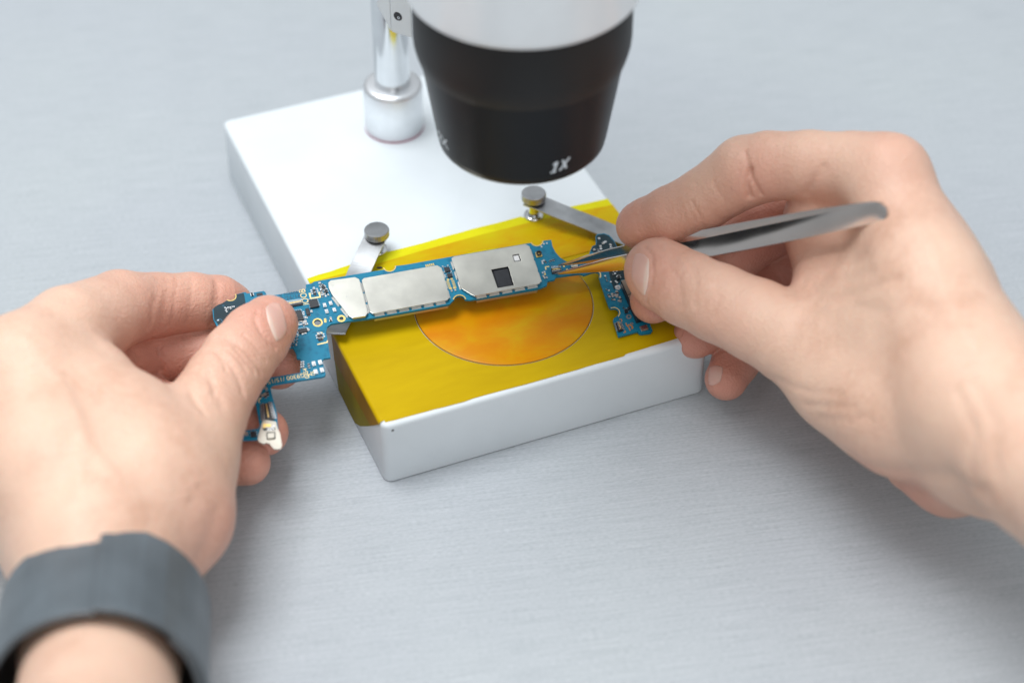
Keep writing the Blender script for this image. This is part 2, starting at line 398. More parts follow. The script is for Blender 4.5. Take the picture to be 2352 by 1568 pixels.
arm = prism([A([*AX, 0])+A([x, y, 262.]) for x, y in ((-14, 40), (14, 40), (-20, 110), (-58, 110))], [A([*AX, 0])+A([x, y, 232.]) for x, y in ((-14, 40), (14, 40), (-20, 110), (-58, 110))])
o = mk('support_arm', *arm, 'white', mic); fix_normals(o)
# stage clips
def blade(pts, w):
    pts = chaikin(pts, 3, False); V, F = ribbon(pts, w, A([0, 0, 1.]), .55); return V, F
def clip(knob_uv, kz_, pts, lbl):
    k = mk('stage_clip', *blade(pts, 8.3), 'clip', mic, label=lbl); fix_normals(k); bev(k, .12, 1)
    c = atz(*knob_uv, kz_+1.9)
    n = 72; R = 4.55; prof = []
    V, F = [], []
    zs = [(R-.35, kz_+1.9), (R, kz_+1.6), (R, kz_-.9), (R-.4, kz_-1.3)]
    for r, z in zs:
        for i in range(n):
            a = 2*math.pi*i/n; rr2 = r-(.16 if i % 2 else 0)*(1 if r == R else 0); V.append((c[0]+rr2*math.cos(a), c[1]+rr2*math.sin(a), z))
    for q in range(3):
        for i in range(n): j = (i+1) % n; F.append((q*n+i, q*n+j, (q+1)*n+j, (q+1)*n+i))
    F.append(tuple(range(n))); F.append(tuple(range(3*n, 4*n)))
    o = mk('knob', V, F, 'clip', k); fix_normals(o)
    mk('stem', *lathe([(2.1, H), (2.1, kz_-1.2)], c, 32), 'chrome', k, smooth=True)
    mk('spring_washer', *lathe([(3.6, H+.1), (3.8, H+.5), (3.4, H+1.4), (2.2, H+1.4)], c, 32), 'chrome', k, smooth=True)
kc = atz(865, 524, 38.4)
def bl(uvz): return [atz(*q) for q in uvz]
clip((865, 526), 34.8, bl([(866, 534, 33.1), (862, 548, 33), (846, 580, 31.8), (824, 628, 29.6), (800, 690, 28.2), (780, 738, 27.9), (770, 758, 28.6), (766, 768, 30.6)]), 'left steel stage clip reaching under the circuit board')
clip((1226, 442), 36, bl([(1214, 458, 33.8), (1240, 468, 33.6), (1290, 489, 32.6), (1350, 512, 31.0), (1415, 539, 29.8), (1480, 566, 28.6), (1520, 583, 27.9)]), 'right steel stage clip reaching towards the fingers')

# ------------------------------------------------------------------ circuit board
brd = thing('circuit_board', bp(1000, 690), 'blue phone circuit board with silver shield cans held between hand and tweezers', 'circuit board')
def arcn(c, r, a0, a1, n=8):
    return [(c[0]+r*math.cos(math.radians(a)), c[1]+r*.82*math.sin(math.radians(a))) for a in np.linspace(a0, a1, n)]
outer = [(497, 689), (518, 687)]+arcn((529, 680), 12, 150, -20, 7)+[(561, 671), (564.5, 671), (567.6, 674), (587, 671), (605.6, 668), (609.5, 671), (613, 678), (621, 679.4), (697, 666.5), (703, 662.7), (702.4, 653.5), (715.4, 651), (721.5, 646.7), (790, 634.5), (852, 624), (882, 619.4)]
outer += arcn((894.5, 612), 12.5, 165, -8, 8)+[(915.5, 610), (932, 608), (1039, 589), (1209, 559.6), (1220, 558)]+arcn((1233, 553.5), 12.5, 165, -2, 8)+[(1265.9, 551), (1269, 565.5), (1276, 579.5), (1286.7, 591.8), (1300.8, 600.6), (1316, 605), (1332, 605.5), (1345, 598), (1351.8, 586.6), (1358, 570.7), (1360.5, 565.5), (1368.4, 562), (1369, 556.7), (1368.4, 542.6), (1371, 538), (1387, 535.6), (1399, 540), (1409.7, 551.4), (1417.7, 567), (1432, 590), (1448, 640), (1470, 690), (1490.8, 737.8), (1495, 750), (1498.7, 759), (1495, 764), (1474, 766.8), (1468.8, 766), (1464.4, 760.7), (1420.4, 773), (1412.5, 748.4), (1408, 736), (1410.7, 730), (1417, 726.4), (1422, 719.4), (1419.5, 711.4), (1414.3, 708), (1410, 707.6), (1402, 708.8), (1397.6, 702.6), (1386, 669), (1375.6, 637.6), (1377.3, 632.3), (1373.8, 625.3), (1366, 624.3), (1355, 627), (1349, 629.6), (1341, 632), (1335, 629.6), (1331.5, 628.4), (1277, 635.8), (1273.5, 642), (1257.7, 645.4), (1256, 655), (1241, 661.6), (1079.5, 689), (1069, 688)]
outer += arcn((1055.5, 689), 12.5, -10, -172, 9)+[(1032.7, 698), (1010, 703), (844, 732), (797, 737.8), (760.8, 743.6), (751.4, 750.7), (749, 762.4), (759.2, 820.9), (743.3, 823.7), (740.4, 828.4), (748, 858.4), (746, 863), (740, 865), (627, 882.8), (621.4, 888.4), (622.3, 896), (636.4, 950), (638, 972.8), (640, 990), (625, 1006), (592, 1008), (552, 1010), (546, 900), (522, 800), (494.4, 742), (490, 734), (487.6, 708)]
holes = [[(672, 797.5), (679.5, 809.6), (682.3, 823), (690.7, 824), (689.8, 855.6), (619.5, 867), (617, 852), (628, 815), (655, 799)],
         [(557, 931), (587.6, 927), (597, 978), (592, 984), (557, 989)],
         arcn((729.5, 740.5), 8.2, 0, 345, 16), arcn((784, 731.4), 5, 0, 340, 14), arcn((640, 770), 3, 0, 300, 6)]
T = .8
o = mk('board', *prism([bp(*p) for p in outer], [bp(*p)-BN*T for p in outer], [([bp(*p) for p in h], [bp(*p)-BN*T for p in h]) for h in holes]), 'pcb', brd)
fix_normals(o)
brd_body = o
# axes on board
a0, a1 = bp(1040, 592), bp(1215, 560); AXA = (a1-a0)/np.linalg.norm(a1-a0); AXB = np.cross(BN, AXA)
def flat(name, poly, h0, h1, mat, parent=brd, inset=0, label=None, holes=(), bv=0):
    """poly given on the plane at height h1 (its visible top)."""
    t = [bp(*p, h1) for p in poly]; b = [q-BN*(h1-h0) for q in t]
    hs = [([bp(*p, h1) for p in h], [bp(*p, h1)-BN*(h1-h0) for p in h]) for h in holes]
    o = mk(name, *prism(t, b, hs), mat, parent, label=label); fix_normals(o)
    if bv: bev(o, bv, 2)
    return o
def boxat(c, la, lb, h0, h1, ang=0):
    ca, sa = math.cos(ang), math.sin(ang); X = AXA*ca+AXB*sa; Y = -AXA*sa+AXB*ca
    c = A(c)+BN*((h0+h1)/2); return boxpts(c, X*la/2, Y*lb/2, BN*(h1-h0)/2), BF
DIRB = 0
def smd(u, v, kind='cap', la=.7, lb=1.1, ang=0.0, h=.4):
    c = bp(u, v)
    if kind == 'cap':
        o = mk('capacitor', *boxat(c, la*.92, lb*.5, 0.01, h*.92, ang), 'cap', brd)
        ca, sa = math.cos(ang), math.sin(ang); Y = -AXA*sa+AXB*ca
        mk('terminal', *join([boxat(c+Y*s*lb*.37, la, lb*.26, 0.01, h, ang) for s in (-1, 1)]), 'solder', o)
    elif kind == 'blk':
        o = mk('resistor', *boxat(c, la, lb*.55, 0.01, h, ang), 'chip', brd)
        ca, sa = math.cos(ang), math.sin(ang); Y = -AXA*sa+AXB*ca
        mk('terminal', *join([boxat(c+Y*s*lb*.4, la*.9, lb*.2, 0.01, h*.8, ang) for s in (-1, 1)]), 'solder', o)
    elif kind == 'wht': mk('solder_pad', *boxat(c, la, lb, 0.01, h*.5, ang), 'solder', brd)
    elif kind == 'gld': mk('contact_pad', *boxat(c, la, lb, 0.01, .06, ang), 'gold', brd)
    elif kind == 'pad': mk('spring_contact', *join([boxat(c, la, lb, 0.01, h, ang), boxat(c+BN*h, la*.5, lb*.55, 0, .35, ang)]), 'solder', brd)
def quad_chip(q, h, name='chip', mat='chip', pins=0, pinpx=1.0, parent=brd):
    o = flat(name, q, .02, h, mat, parent, bv=.08)
    if pins:
        P = [bp(*p) for p in q]; out = []
        for k in range(4):
            a, b = P[k], P[(k+1) % 4]; L = np.linalg.norm(b-a); nn = max(2, int(round(pins*L/6)))
            cen = sum(P)/4
            for i in range(nn):
                c = a+(b-a)*(i+.5)/nn; d = c-cen; d /= np.linalg.norm(d); out.append(boxat(c+d*.15, .28, .28, .01, .18))
        mk('pins', *join(out), 'solder', o)
    return o
def connector(q, n, h=.7, gold=True):
    """q: 4 px corners, long sides q0-q1 and q3-q2."""
    P = [bp(*p) for p in q]; o = flat('connector', q, .02, h, 'chip', brd, bv=.05); out = []
    for a, b, s in ((P[0], P[1], 1), (P[3], P[2], -1)):
        side = (P[0]-P[3]) if s == 1 else (P[3]-P[0]); side = side/np.linalg.norm(side)
        for i in range(n):
            c = a+(b-a)*(i+.5)/n; wd = np.linalg.norm(b-a)/n*.45; t = (b-a)/np.linalg.norm(b-a)
            out.append((boxpts(c+side*.25+BN*.15, t*wd/2, side*.45, BN*.13), BF))
            out.append((boxpts(c-side*.42+BN*(h+.03), t*wd/2, side*.22, BN*.05), BF))
    mk('pins', *join(out), 'solder', o)
    if gold:
        mid0, mid1 = (P[0]+P[3])/2, (P[1]+P[2])/2; t = mid1-mid0
        mk('contacts', *join([ribbon([mid0+t*.08+BN*(h+.01), mid0+t*.92+BN*(h+.01)], .35, BN, .05)]), 'gold', o)
    return o
def gline(pts, w=.55, h=.05, mat='gold_paint', name='gold_mark'):
    return mk(name, *ribbon([bp(*p)+BN*.01 for p in pts], w, BN, h), mat, brd)
def ring_px(c, r0, r1, mat='gold', a0=0, a1=360, name='gold_ring'):
    P0 = [bp(c[0]+r0*math.cos(t), c[1]+.82*r0*math.sin(t)) for t in np.radians(np.linspace(a0, a1, 33))]
    P1 = [bp(c[0]+r1*math.cos(t), c[1]+.82*r1*math.sin(t)) for t in np.radians(np.linspace(a0, a1, 33))]
    V = [p+BN*.04 for p in P0+P1]; F = [(i, i+1, 34+i, 33+i) for i in range(32)]
    return mk(name, V, F, mat, brd)
# dark zones
flat('dark_zone', [(499, 691), (516, 689.5)]+arcn((529, 680), 13.5, 150, -20, 7)+[(560, 673), (564, 694), (566, 720), (540, 760), (520, 780), (499, 742), (492, 734), (490, 709)], .005, .03, 'dark_mask')
flat('dark_zone', [(1357, 577), (1360, 570), (1362, 566), (1370, 562.5), (1370.5, 556), (1370, 543), (1373, 539.5), (1387, 537.5), (1398, 541.5), (1408, 552), (1416, 567), (1427, 586), (1380, 586)], .005, .03, 'dark_mask')
flat('dark_zone', [(1397.6, 620), (1439, 614), (1446, 640), (1427, 642), (1425, 648), (1416, 656), (1411, 667), (1403.7, 648)], .005, .03, 'dark_mask')
# shield cans
def c2(x, y): return (735+x*.23438, 542.06+y*.23438)
def shield(poly, h, wins=(), lbl=None):
    pc = [c2(*p) for p in poly]; o = flat('shield_can', pc, h-.18, h, 'shield', brd, holes=[[c2(*p) for p in w] for w in wins], label=lbl, bv=.09)
    P = [bp(*p, h) for p in pc]; cen = sum(P)/len(P); fr = []
    Q = [q+(cen-q)/np.linalg.norm(cen-q)*.12 for q in P]
    Tq = [q-BN*.17 for q in Q]; Bq = [q-BN*(h-.02) for q in Q]; n = len(Q)
    V = Tq+Bq; F = [(i, (i+1) % n, n+(i+1) % n, n+i) for i in range(n)]
    f = mk('shield_frame', V, F, 'shield_side', o)
    tabs = []
    for i in range(n):
        a, b = Bq[i], Bq[(i+1) % n]; L = np.linalg.norm(b-a)
        if L < 5: continue
        t = (b-a)/L; s = np.cross(t, BN); s = s if s@(a-cen) > 0 else -s; k = int(L/4.2)
        for j in range(k):
            c = a+t*L*(j+.5)/k; tabs.append((boxpts(c+s*.12+BN*.35, t*L/k*.36, s*.12, BN*.33), BF))
            tabs.append((boxpts(c+s*.4+BN*.03, t*L/k*.40, s*.22, BN*.03), BF))
    if tabs: mk('solder_tabs', *join(tabs), 'shield_side', o)
    return o
s1 = shield([(80, 455), (105, 432), (342, 401), (384, 421), (470, 750), (448, 783), (322, 801), (290, 785), (112, 562), (85, 505)], 1.3, lbl='small tapered shield can')
s2 = shield([(408, 432), (430, 411), (1148, 285), (1192, 312), (1270, 600), (1248, 626), (520, 760), (492, 742)], 1.3, lbl='long plain shield can in the middle')
chipw = [(1678, 328), (1845, 298), (1900, 480), (1740, 508)]; whw = [(1885, 185), (1950, 175), (1972, 240), (1905, 252)]
s3 = shield([(1288, 218), (1312, 200), (2010, 79), (2052, 98), (2168, 440), (2150, 466), (1518, 586), (1492, 578), (1388, 514)], 1.3, [chipw, whw], lbl='shield can with a square and a small window')
quad_chip([c2(*p) for p in [(1700, 340), (1838, 315), (1885, 480), (1752, 503)]], .85, pins=7)
o = flat('chip', [c2(*p) for p in [(1670, 320), (1852, 290), (1912, 486), (1734, 518)]], .01, .3, 'chip')
flat('crystal', [c2(*p) for p in [(1893, 194), (1944, 186), (1960, 236), (1908, 245)]], .01, .9, 'white_pad', bv=.08)
flat('chip', [c2(*p) for p in [(1878, 180), (1955, 170), (1980, 246), (1900, 258)]], .01, .15, 'chip')
# engraved marks on the small can
o = mk('can_mark', *join([ribbon([bp(*c2(*p), 1.31) for p in pp], .12, BN, .01) for pp in ([(115, 480), (140, 478), (126, 500), (115, 480)], [(262, 580), (262, 605)], [(250, 593), (274, 591)])]), 'shield_side', s1)
# underside cans (seen edge-on below the board edge)
for pl in ([(860, 730), (1030, 700), (1005, 640), (845, 668)], [(1095, 688), (1235, 664), (1210, 600), (1075, 625)]):
    t = [bp(*p)-BN*(T+.01) for p in pl]; b = [q-BN*1.0 for q in t]; o = mk('underside_can', *prism(t, b), 'cream_steel', brd); fix_normals(o)
# rings and edge plating
ring_px((729.5, 740.5), 8.3, 11.8); ring_px((784, 731.4), 5.1, 9.8)
ring_px((529, 680), 12.0, 14, a0=155, a1=-25); ring_px((894.5, 612), 12.6, 15, a0=165, a1=-8); ring_px((1233, 553.5), 12.6, 15, a0=165, a1=-2)
ring_px((1055.5, 689), 12.6, 15.5, a0=-8, a1=-174)
gline([(1403, 707.5), (1411, 706), (1417, 708), (1422, 712), (1424, 719.4), (1420, 727)], .35)
gline([(1368, 623), (1375, 623.5), (1379, 628), (1379.5, 634), (1378, 638)], .45)
# left area
connector([(655, 696), (694, 689.5), (696, 698), (657.5, 705)], 15)
quad_chip([(670, 715), (691, 711.4), (698.6, 732.7), (674, 737)], .9, pins=9)
quad_chip([(708.5, 688.5), (727.6, 685.5), (733.7, 702.3), (713, 706.8)], .8, pins=8)
quad_chip([(701, 708.4), (709.3, 706.8), (713, 720.6), (704.7, 722.8)], .8)
flat('solder_pad', [(704.5, 723.5), (713, 721.5), (713.8, 724), (705.2, 726)], .01, .3, 'solder')
flat('chip', [(589, 674), (602.6, 672), (603.6, 677.5), (590, 679.5)], .01, .12, 'chip')
smd(579, 677, 'blk', 1.4, 1.2, math.pi/2)
for p in ((745.8, 702.3), (759.6, 697.7), (750.4, 716.5), (768, 713)): smd(*p, 'pad', 1.1, 1.7, h=.5)
for u, v, k in ((676, 741, 'wht'), (681, 739.5, 'cap'), (686, 739, 'cap'), (692, 738, 'cap'), (697, 741, 'cap'), (702, 739, 'cap'), (704, 745, 'cap'), (698, 747, 'blk'), (692, 745, 'wht'), (686, 746, 'cap'), (680, 747, 'cap'), (674, 748, 'blk'), (678, 754, 'cap'), (702, 730, 'cap'), (698, 722, 'wht'), (697, 717, 'wht'), (705, 730, 'wht'), (715.4, 716, 'cap'), (747, 734, 'gld'), (747, 738, 'gld'), (759.6, 732, 'cap'), (759.6, 737, 'blk'), (708, 758, 'cap'), (701, 765, 'cap'), (695, 767, 'cap'), (663, 758, 'cap'), (670, 762, 'cap')):
    smd(u, v, k, .75 if k != 'wht' else .55, 1.0 if k != 'wht' else .6, random.choice((0, math.pi/2)))
quad_chip([(684, 756), (704, 752.5), (707, 760), (687, 765)], .7, pins=9)
for r_ in range(4):
    for c_ in range(4): smd(659+c_*7.2+r_*1.1, 797-c_*1.4-r_*7.5, 'blk' if (r_+c_) % 3 else 'cap', .55, .8)
connector([(728, 768), (739, 766), (742.5, 779), (731.5, 781)], 4, .6, False)
for p in ((727, 771), (728.5, 776), (743, 768), (744.5, 773)): smd(*p, 'wht', .6, .5)
for p in ((731, 766), (739, 764.5), (732, 778), (741, 776)): smd(*p, 'gld', .5, .6)
gline([(752, 782), (751.5, 786), (729, 791)], .5); gline([(717, 764), (746, 759.5)], .12, mat='dark_print', name='print_line')
connector([(718, 664.5), (724, 663.5), (726.5, 675), (720.5, 676.5)], 4, .6, False)
for p in ((715, 667), (716, 671), (717, 675), (728, 664), (729.5, 668), (730.5, 672), (721, 661)): smd(*p, 'wht', .6, .5)
gline([(711, 673), (713.5, 685.5), (735.5, 682), (732.5, 670.5)], .75)
# cluster by small can
cl = [(734, 650), (737, 654), (735, 659), (739, 660), (742, 655), (746, 659), (749, 664), (751, 671), (754, 678), (737, 665), (738, 669), (739, 673), (740, 677), (741, 681), (745, 676), (748, 680), (746, 671), (743, 666)]
for i, p in enumerate(cl): smd(*p, ('wht', 'blk', 'cap')[i % 3], .6, .8, random.choice((0, math.pi/2, .7)))
for q in (((738, 658), (744, 655), (748, 661), (742, 664)), ((745, 666), (751, 663), (753, 670), (748, 673))): quad_chip(list(q), .6, pins=5)
# dark zone bits
for u, v, k in ((517, 707, 'wht'), (520, 709, 'wht'), (524, 706.5, 'wht'), (529, 706, 'wht'), (534, 705, 'wht'), (537, 704.5, 'wht'), (519, 713, 'wht'), (521, 716, 'wht'), (530, 710, 'cap'), (525, 711, 'blk'), (501, 736, 'wht')): smd(u, v, k, .6, .45)
ring_px((513, 702), 1.6, 2.3, 'trace'); ring_px((504, 738), 6, 7, 'trace', -180, 60)
# tab at lower left
for p in ((720.7, 836.5), (735.7, 833.5), (725.4, 855), (739.5, 851)): smd(*p, 'pad', 1.25, 1.9, h=.5)
for r_ in range(3): smd(692, 832+r_*5.5, 'wht', .5, .5); smd(697, 831+r_*5.5, 'wht', .5, .5); smd(694.5, 834+r_*5.3, 'blk', .9, .5)
smd(709, 838, 'blk', .8, .8); smd(710, 844, 'blk', .8, .8)
# leg
for u, v in ((603, 872), (607, 875), (604, 880), (609, 886), (606, 891), (612, 894), (614, 902), (609, 906), (603, 909), (610, 912), (615, 908), (598, 912)): smd(u, v, 'blk' if (u+v) % 3 else 'cap', .9, 1.0)
connector([(603.6, 966), (602, 928), (620, 924), (631, 962)], 15, .6, True)
steel = flat('steel_plate', [(604, 962), (634, 968), (638, 984), (643.5, 995), (647.6, 1021), (646, 1028), (641, 1031), (630, 1030.5), (624, 1025), (619.5, 1018.5), (610, 1016), (606, 1019), (596, 1015), (592, 1009), (592, 1003), (598, 983)], .02, .6, 'cream_steel', label='notched steel plate at the end of the board leg')
flat('contact_block', [(604, 972), (622, 973), (622, 979), (609, 979), (608, 982), (604, 981)], .6, .9, 'gold', steel)
flat('shadow_gap', [(611.5, 992), (632.5, 991), (633, 1008), (612.5, 1009.5)], .6, .64, 'chip', steel)
flat('shadow_gap', [(603, 983), (632, 981), (632.5, 987), (606, 989)], .6, .63, 'chip', steel)
flat('contact_block', [(613, 993.5), (631, 992.5), (631, 1004.5), (614, 1006.5)], .6, 1.3, 'cream_steel', steel, bv=.2)
for q in ((613, 983), (618, 986), (624, 984), (628, 987), (616, 989), (629, 981), (622, 989)): smd(*q, 'wht', .6, .6, h=1.5)
quad_chip([(575, 991), (588, 989), (590, 1001), (577, 1003)], .6, pins=5); smd(566, 997, 'cap', 1.1, 1.5)
gline([(596, 925), (594, 918), (599, 915)], .4)
# between cans
quad_chip([c2(*p) for p in [(1215, 306), (1264, 300), (1280, 338), (1228, 349)]], .7, pins=8)
quad_chip([c2(*p) for p in [(1243, 368), (1290, 361), (1300, 394), (1253, 404)]], .6, pins=8)
for p in ((1203, 300), (1222, 355), (1240, 358), (1262, 352), (1222, 385), (1228, 400), (1286, 350), (1252, 290)): smd(*c2(*p), 'wht', .5, .5)
pd = []
for j in range(8):
    for x0_ in (1250, 1296):
        pd.append(boxat(bp(*c2(x0_+j*3.6+(4 if x0_ > 1260 else 0), 443+j*10.2-(6 if x0_ > 1260 else 0))), 1.0, .28, .01, .05))
mk('contact_pads', *join(pd), 'gold', brd)
for p in ((1254, 427), (1290, 421), (1281, 514), (1315, 508)): smd(*c2(*p), 'gld', .8, .8)
mk('contact_pads', *join([boxat(bp(*c2(1040+j*18, 292-j*3.6)), .45, 1.0, .01, .05) for j in range(5)]), 'gold', brd)
for p in ((1290, 542), (1326, 534)): smd(*c2(*p), 'cap', .6, .8)
# right area
o = flat('coaxial_socket', [(1229.5, 579), (1243, 576.5), (1246, 588), (1232, 591)], .02, .5, 'gold', bv=.15)
cc = bp(1238, 580, 1.1)
mk('socket_ring', [cc+AXA*r_*math.cos(t)+AXB*r_*math.sin(t)-BN*dz for r_, dz in ((.62, .1), (.62, -.0), (1.0, 0), (1.0, 1.0)) for t in np.linspace(0, 2*math.pi, 25)[:-1]], [(k*24+i, k*24+(i+1) % 24, (k+1)*24+(i+1) % 24, (k+1)*24+i) for k in range(3) for i in range(24)], 'chip', o, smooth=True)
def c3(x, y): return (1176+x*.17575, 514.5+y*.17575)
for x, y, k in ((395, 490, 'wht'), (400, 515, 'wht'), (415, 480, 'wht'), (440, 505, 'blk'), (430, 495, 'blk'), (495, 490, 'blk'), (520, 482, 'blk'), (545, 478, 'blk'), (400, 640, 'wht'), (425, 630, 'wht'), (430, 655, 'gld'), (430, 690, 'blk'), (425, 710, 'cap'), (455, 705, 'cap'), (410, 690, 'cap'), (385, 300, 'wht'), (1355, 825, 'wht'), (720, 598, 'gld'), (678, 552, 'gld'), (415, 262, 'wht'), (455, 255, 'wht')):
    smd(*c3(x, y), k, .55, .75)
connector([(1266, 616), (1288.5, 614), (1290, 624), (1268, 627.5)], 7, .6)
gline([c3(485, 555), c3(436, 562), c3(444, 597)], .5)
connector([(1311, 611.5), (1327, 609.5), (1328, 615), (1312, 617.5)], 5, .5)
# right leg
def c6(x, y): return (1359.75+x*.17584, 514.5+y*.17584)
for x, y in ((215, 935), (228, 955), (262, 922), (285, 920), (300, 935), (270, 950), (320, 890), (335, 905), (330, 935), (265, 990), (290, 995), (360, 965), (375, 990), (350, 1010), (370, 1015), (320, 955)): smd(*c6(x, y), 'blk' if x % 2 else 'cap', .8, .8)
for x, y in ((280, 620), (300, 650), (320, 615), (330, 690), (345, 700), (355, 680), (310, 750), (325, 765), (275, 665), (410, 1100), (490, 1120), (170, 680), (180, 710), (195, 745), (190, 862), (220, 870), (245, 758)): smd(*c6(x, y), random.choice(('wht', 'blk', 'wht')), .6, .6)
quad_chip([c6(*p) for p in ((325, 680), (360, 672), (372, 705), (336, 715))], .6, pins=6)
quad_chip([c6(*p) for p in ((425, 1115), (462, 1108), (470, 1150), (432, 1160))], .7, pins=4)
quad_chip([c6(*p) for p in ((465, 1080), (495, 1075), (505, 1105), (472, 1112))], .7)
ring_px(c6(340, 828), 1.5, 7, 'solder'); ring_px(c6(480, 1210), 3, 6.5, 'solder'); ring_px(c6(520, 1300), 2, 3.2, 'orange_print')
connector([c6(345, 1400), c6(310, 1290), c6(360, 1278), c6(408, 1385)], 6, .7)
gline([c6(355, 1243), c6(385, 1245), c6(390, 1272)], .4, mat='orange_print'); gline([c6(428, 1388), c6(440, 1412), c6(412, 1420)], .4, mat='orange_print')
gline(chaikin([c6(445, 1290), c6(450, 1320), c6(480, 1345), c6(490, 1375), c6(500, 1392)], 2, False), .45, mat='orange_print')
gline(chaikin([c6(470, 1318), c6(505, 1318), c6(535, 1345), c6(520, 1370)], 2, False), .6, mat='orange_print')
o = flat('sensor', [c6(*p) for p in ((618, 1335), (720, 1310), (740, 1372), (645, 1395))], .02, .7, 'solder', bv=.15)
flat('sensor_lid', [c6(*p) for p in ((640, 1330), (706, 1312), (722, 1355), (655, 1368))], .7, .9, 'mic', o, bv=.05)
# tall socket block under the thumb
o = flat('memory_socket', [(1426, 646), (1462, 637), (1499, 722), (1463, 733)], .02, 2.4, 'chip', bv=.1)
flat('socket_lid', [(1427, 644), (1462, 634.5), (1476, 666), (1441.5, 676)], 2.4, 2.6, 'cream_steel', o)
flat('socket_lid', [(1442, 678), (1477, 667), (1484, 683), (1449.5, 693)], 2.4, 2.6, 'cream_steel', o)
smd(*c6(585, 1245), 'wht', .8, .6, h=3)
# upper right lobe
for u, v, k in ((1376, 548, 'wht'), (1390.5, 555.8, 'wht'), (1388, 557, 'wht'), (1385, 560, 'cap'), (1379, 567, 'cap'), (1380, 572, 'wht'), (1365, 574.7, 'cap'), (1373.7, 575, 'blk'), (1376, 579, 'blk'), (1402, 563.5, 'cap'), (1403, 569.5, 'pad')): smd(u, v, k, .8, .8)
# traces
tr = []
for pts in ([(704, 668), (708, 660), (733, 655)], [(728, 716), (738, 724), (748, 727), (757, 722)], [(698, 704), (706, 706)], [(771, 706), (762, 716)], [(1245, 580), (1270, 590), (1298, 603)], [(1245, 582), (1268, 594), (1296, 606)], [(1262, 600), (1272, 610), (1280, 614)], [(1258, 602), (1266, 610), (1274, 615)], [(660, 706), (654, 712)], [(672, 706), (668, 712)], [(1273, 633), (1260, 633)], [(1395, 640), (1412, 640)], [(1425, 640), (1438, 636), (1441, 645)], [(1420, 700), (1432, 690)]):
    tr.append(ribbon([bp(*p)+BN*.01 for p in pts], .16, BN, .02))
mk('copper_traces', *join(tr), 'trace', brd)
def board_text(body, size, u, v, ang, mat, name='printed_text', sx=1):
    V, F = text_mesh(body, size); c = bp(u, v)+BN*.05; ca, sa = math.cos(ang), math.sin(ang); X = AXA*ca+AXB*sa; Y = -AXA*sa+AXB*ca
    return mk(name, [c+X*x*sx+Y*y for x, y, _ in V], F, mat, brd)
board_text('JOOB', 3.3, 699, 682, math.radians(90), 'gold_paint', sx=.9)
board_text('2/26/16', 2.3, 668, 683.5, 0, 'dark_print'); board_text('V 704000.7', 1.7, 667, 674.5, 0, 'dark_print')
board_text('SM-G9300 /15/15/1A', 2.5, 658, 868.5, math.pi, 'gold_paint', sx=.92); board_text('0154', 2.2, 703.5, 857, math.pi/2, 'gold_paint')
# ------------------------------------------------------------------ tweezers
twz = thing('tweezers', atd(1700, 545, 680), 'steel tweezers pinched in the right hand with tips on the circuit board', 'tweezers')
def interp(keys, n):
    K = A([k for k in keys], float); s = np.r_[0, np.cumsum(np.linalg.norm(np.diff(K[:, :2], axis=0), axis=1))]
    t = np.linspace(0, s[-1], n); return np.stack([np.interp(t, s, K[:, i]) for i in range(K.shape[1])], 1)
def smooth_keys(K, it):
    K = K.copy()
    for _ in range(it): K[1:-1] = (K[:-2]+2*K[1:-1]+K[2:])/4
    return K
def arm(keys, tilt1, th, bulge):
    K0 = interp(keys, 90); K = smooth_keys(K0, 6); K[:, 3] = K0[:, 3]; C = A([atd(*k[:3]) for k in K]); V = []; m = 7
    for i, c in enumerate(C):
        t = C[min(i+1, len(C)-1)]-C[max(i-1, 0)]; t /= np.linalg.norm(t)
        q_ = min(1, max(0, (K[i, 0]-1440)/160)); q2 = min(1, max(0, (K[i, 0]-1640)/330)); tilt = math.radians(-34*(1-q_)+(tilt1*(1-q2)-9*q2)*q_)
        wv = UP*math.cos(tilt)+FWD*math.sin(tilt); wv -= t*(wv@t); wv /= np.linalg.norm(wv); nn = np.cross(wv, t); nn = nn if nn@FWD < 0 else -nn
        w = K[i, 3]; thi = th*(.55+.45*min(1, i/25)); bg = bulge*(.25+.75*max(0, 1-i/22))
        for j in range(m):
            s = -1+2*j/(m-1); V.append(c+wv*w/2*s+nn*(bg*w*.18*(1-s*s)+thi/2))
        for j in range(m):
            s = 1-2*j/(m-1); V.append(c+wv*w/2*s+nn*(bg*w*.18*(1-s*s)*.6-thi/2))
    F = []; M2 = 2*m
    for i in range(len(C)-1):
        for j in range(M2): F.append((i*M2+j, i*M2+(j+1) % M2, (i+1)*M2+(j+1) % M2, (i+1)*M2+j))
    F.append(tuple(range(M2))); F.append(tuple(range((len(C)-1)*M2, len(C)*M2)))
    return V, F
lo = [(1275, 629, 712, .5), (1300, 625, 709.5, 1.3), (1340, 618, 705.5, 2.8), (1400, 608, 699, 4.9), (1440, 602, 694.5, 5.6), (1520, 588, 686.5, 6.3), (1600, 573.5, 678.5, 6.6), (1720, 549.5, 665, 6.8), (1850, 523, 649.5, 6.6), (1960, 499, 636, 6.4), (2000, 491.5, 631, 6.3), (2018, 488.5, 628.5, 6.1), (2028, 487, 627.3, 5.3), (2035, 486, 626.3, 4.0), (2039.5, 485.5, 626, 2.2)]
up = [(1283, 609, 713.5, .5), (1310, 604, 711, 1.2), (1350, 595, 708, 3.0), (1400, 586, 704, 4.6), (1440, 580, 700.5, 5.6), (1520, 567, 693.5, 6.2), (1600, 553, 686, 6.5), (1720, 531, 670.5, 6.6), (1850, 508, 653, 6.5), (1960, 491, 638.2, 6.3), (2000, 486, 632.8, 6.2), (2016, 484, 630.2, 5.9), (2026, 483, 629, 5.1), (2033, 482.4, 628, 3.8), (2036.5, 482, 627.7, 2.0)]
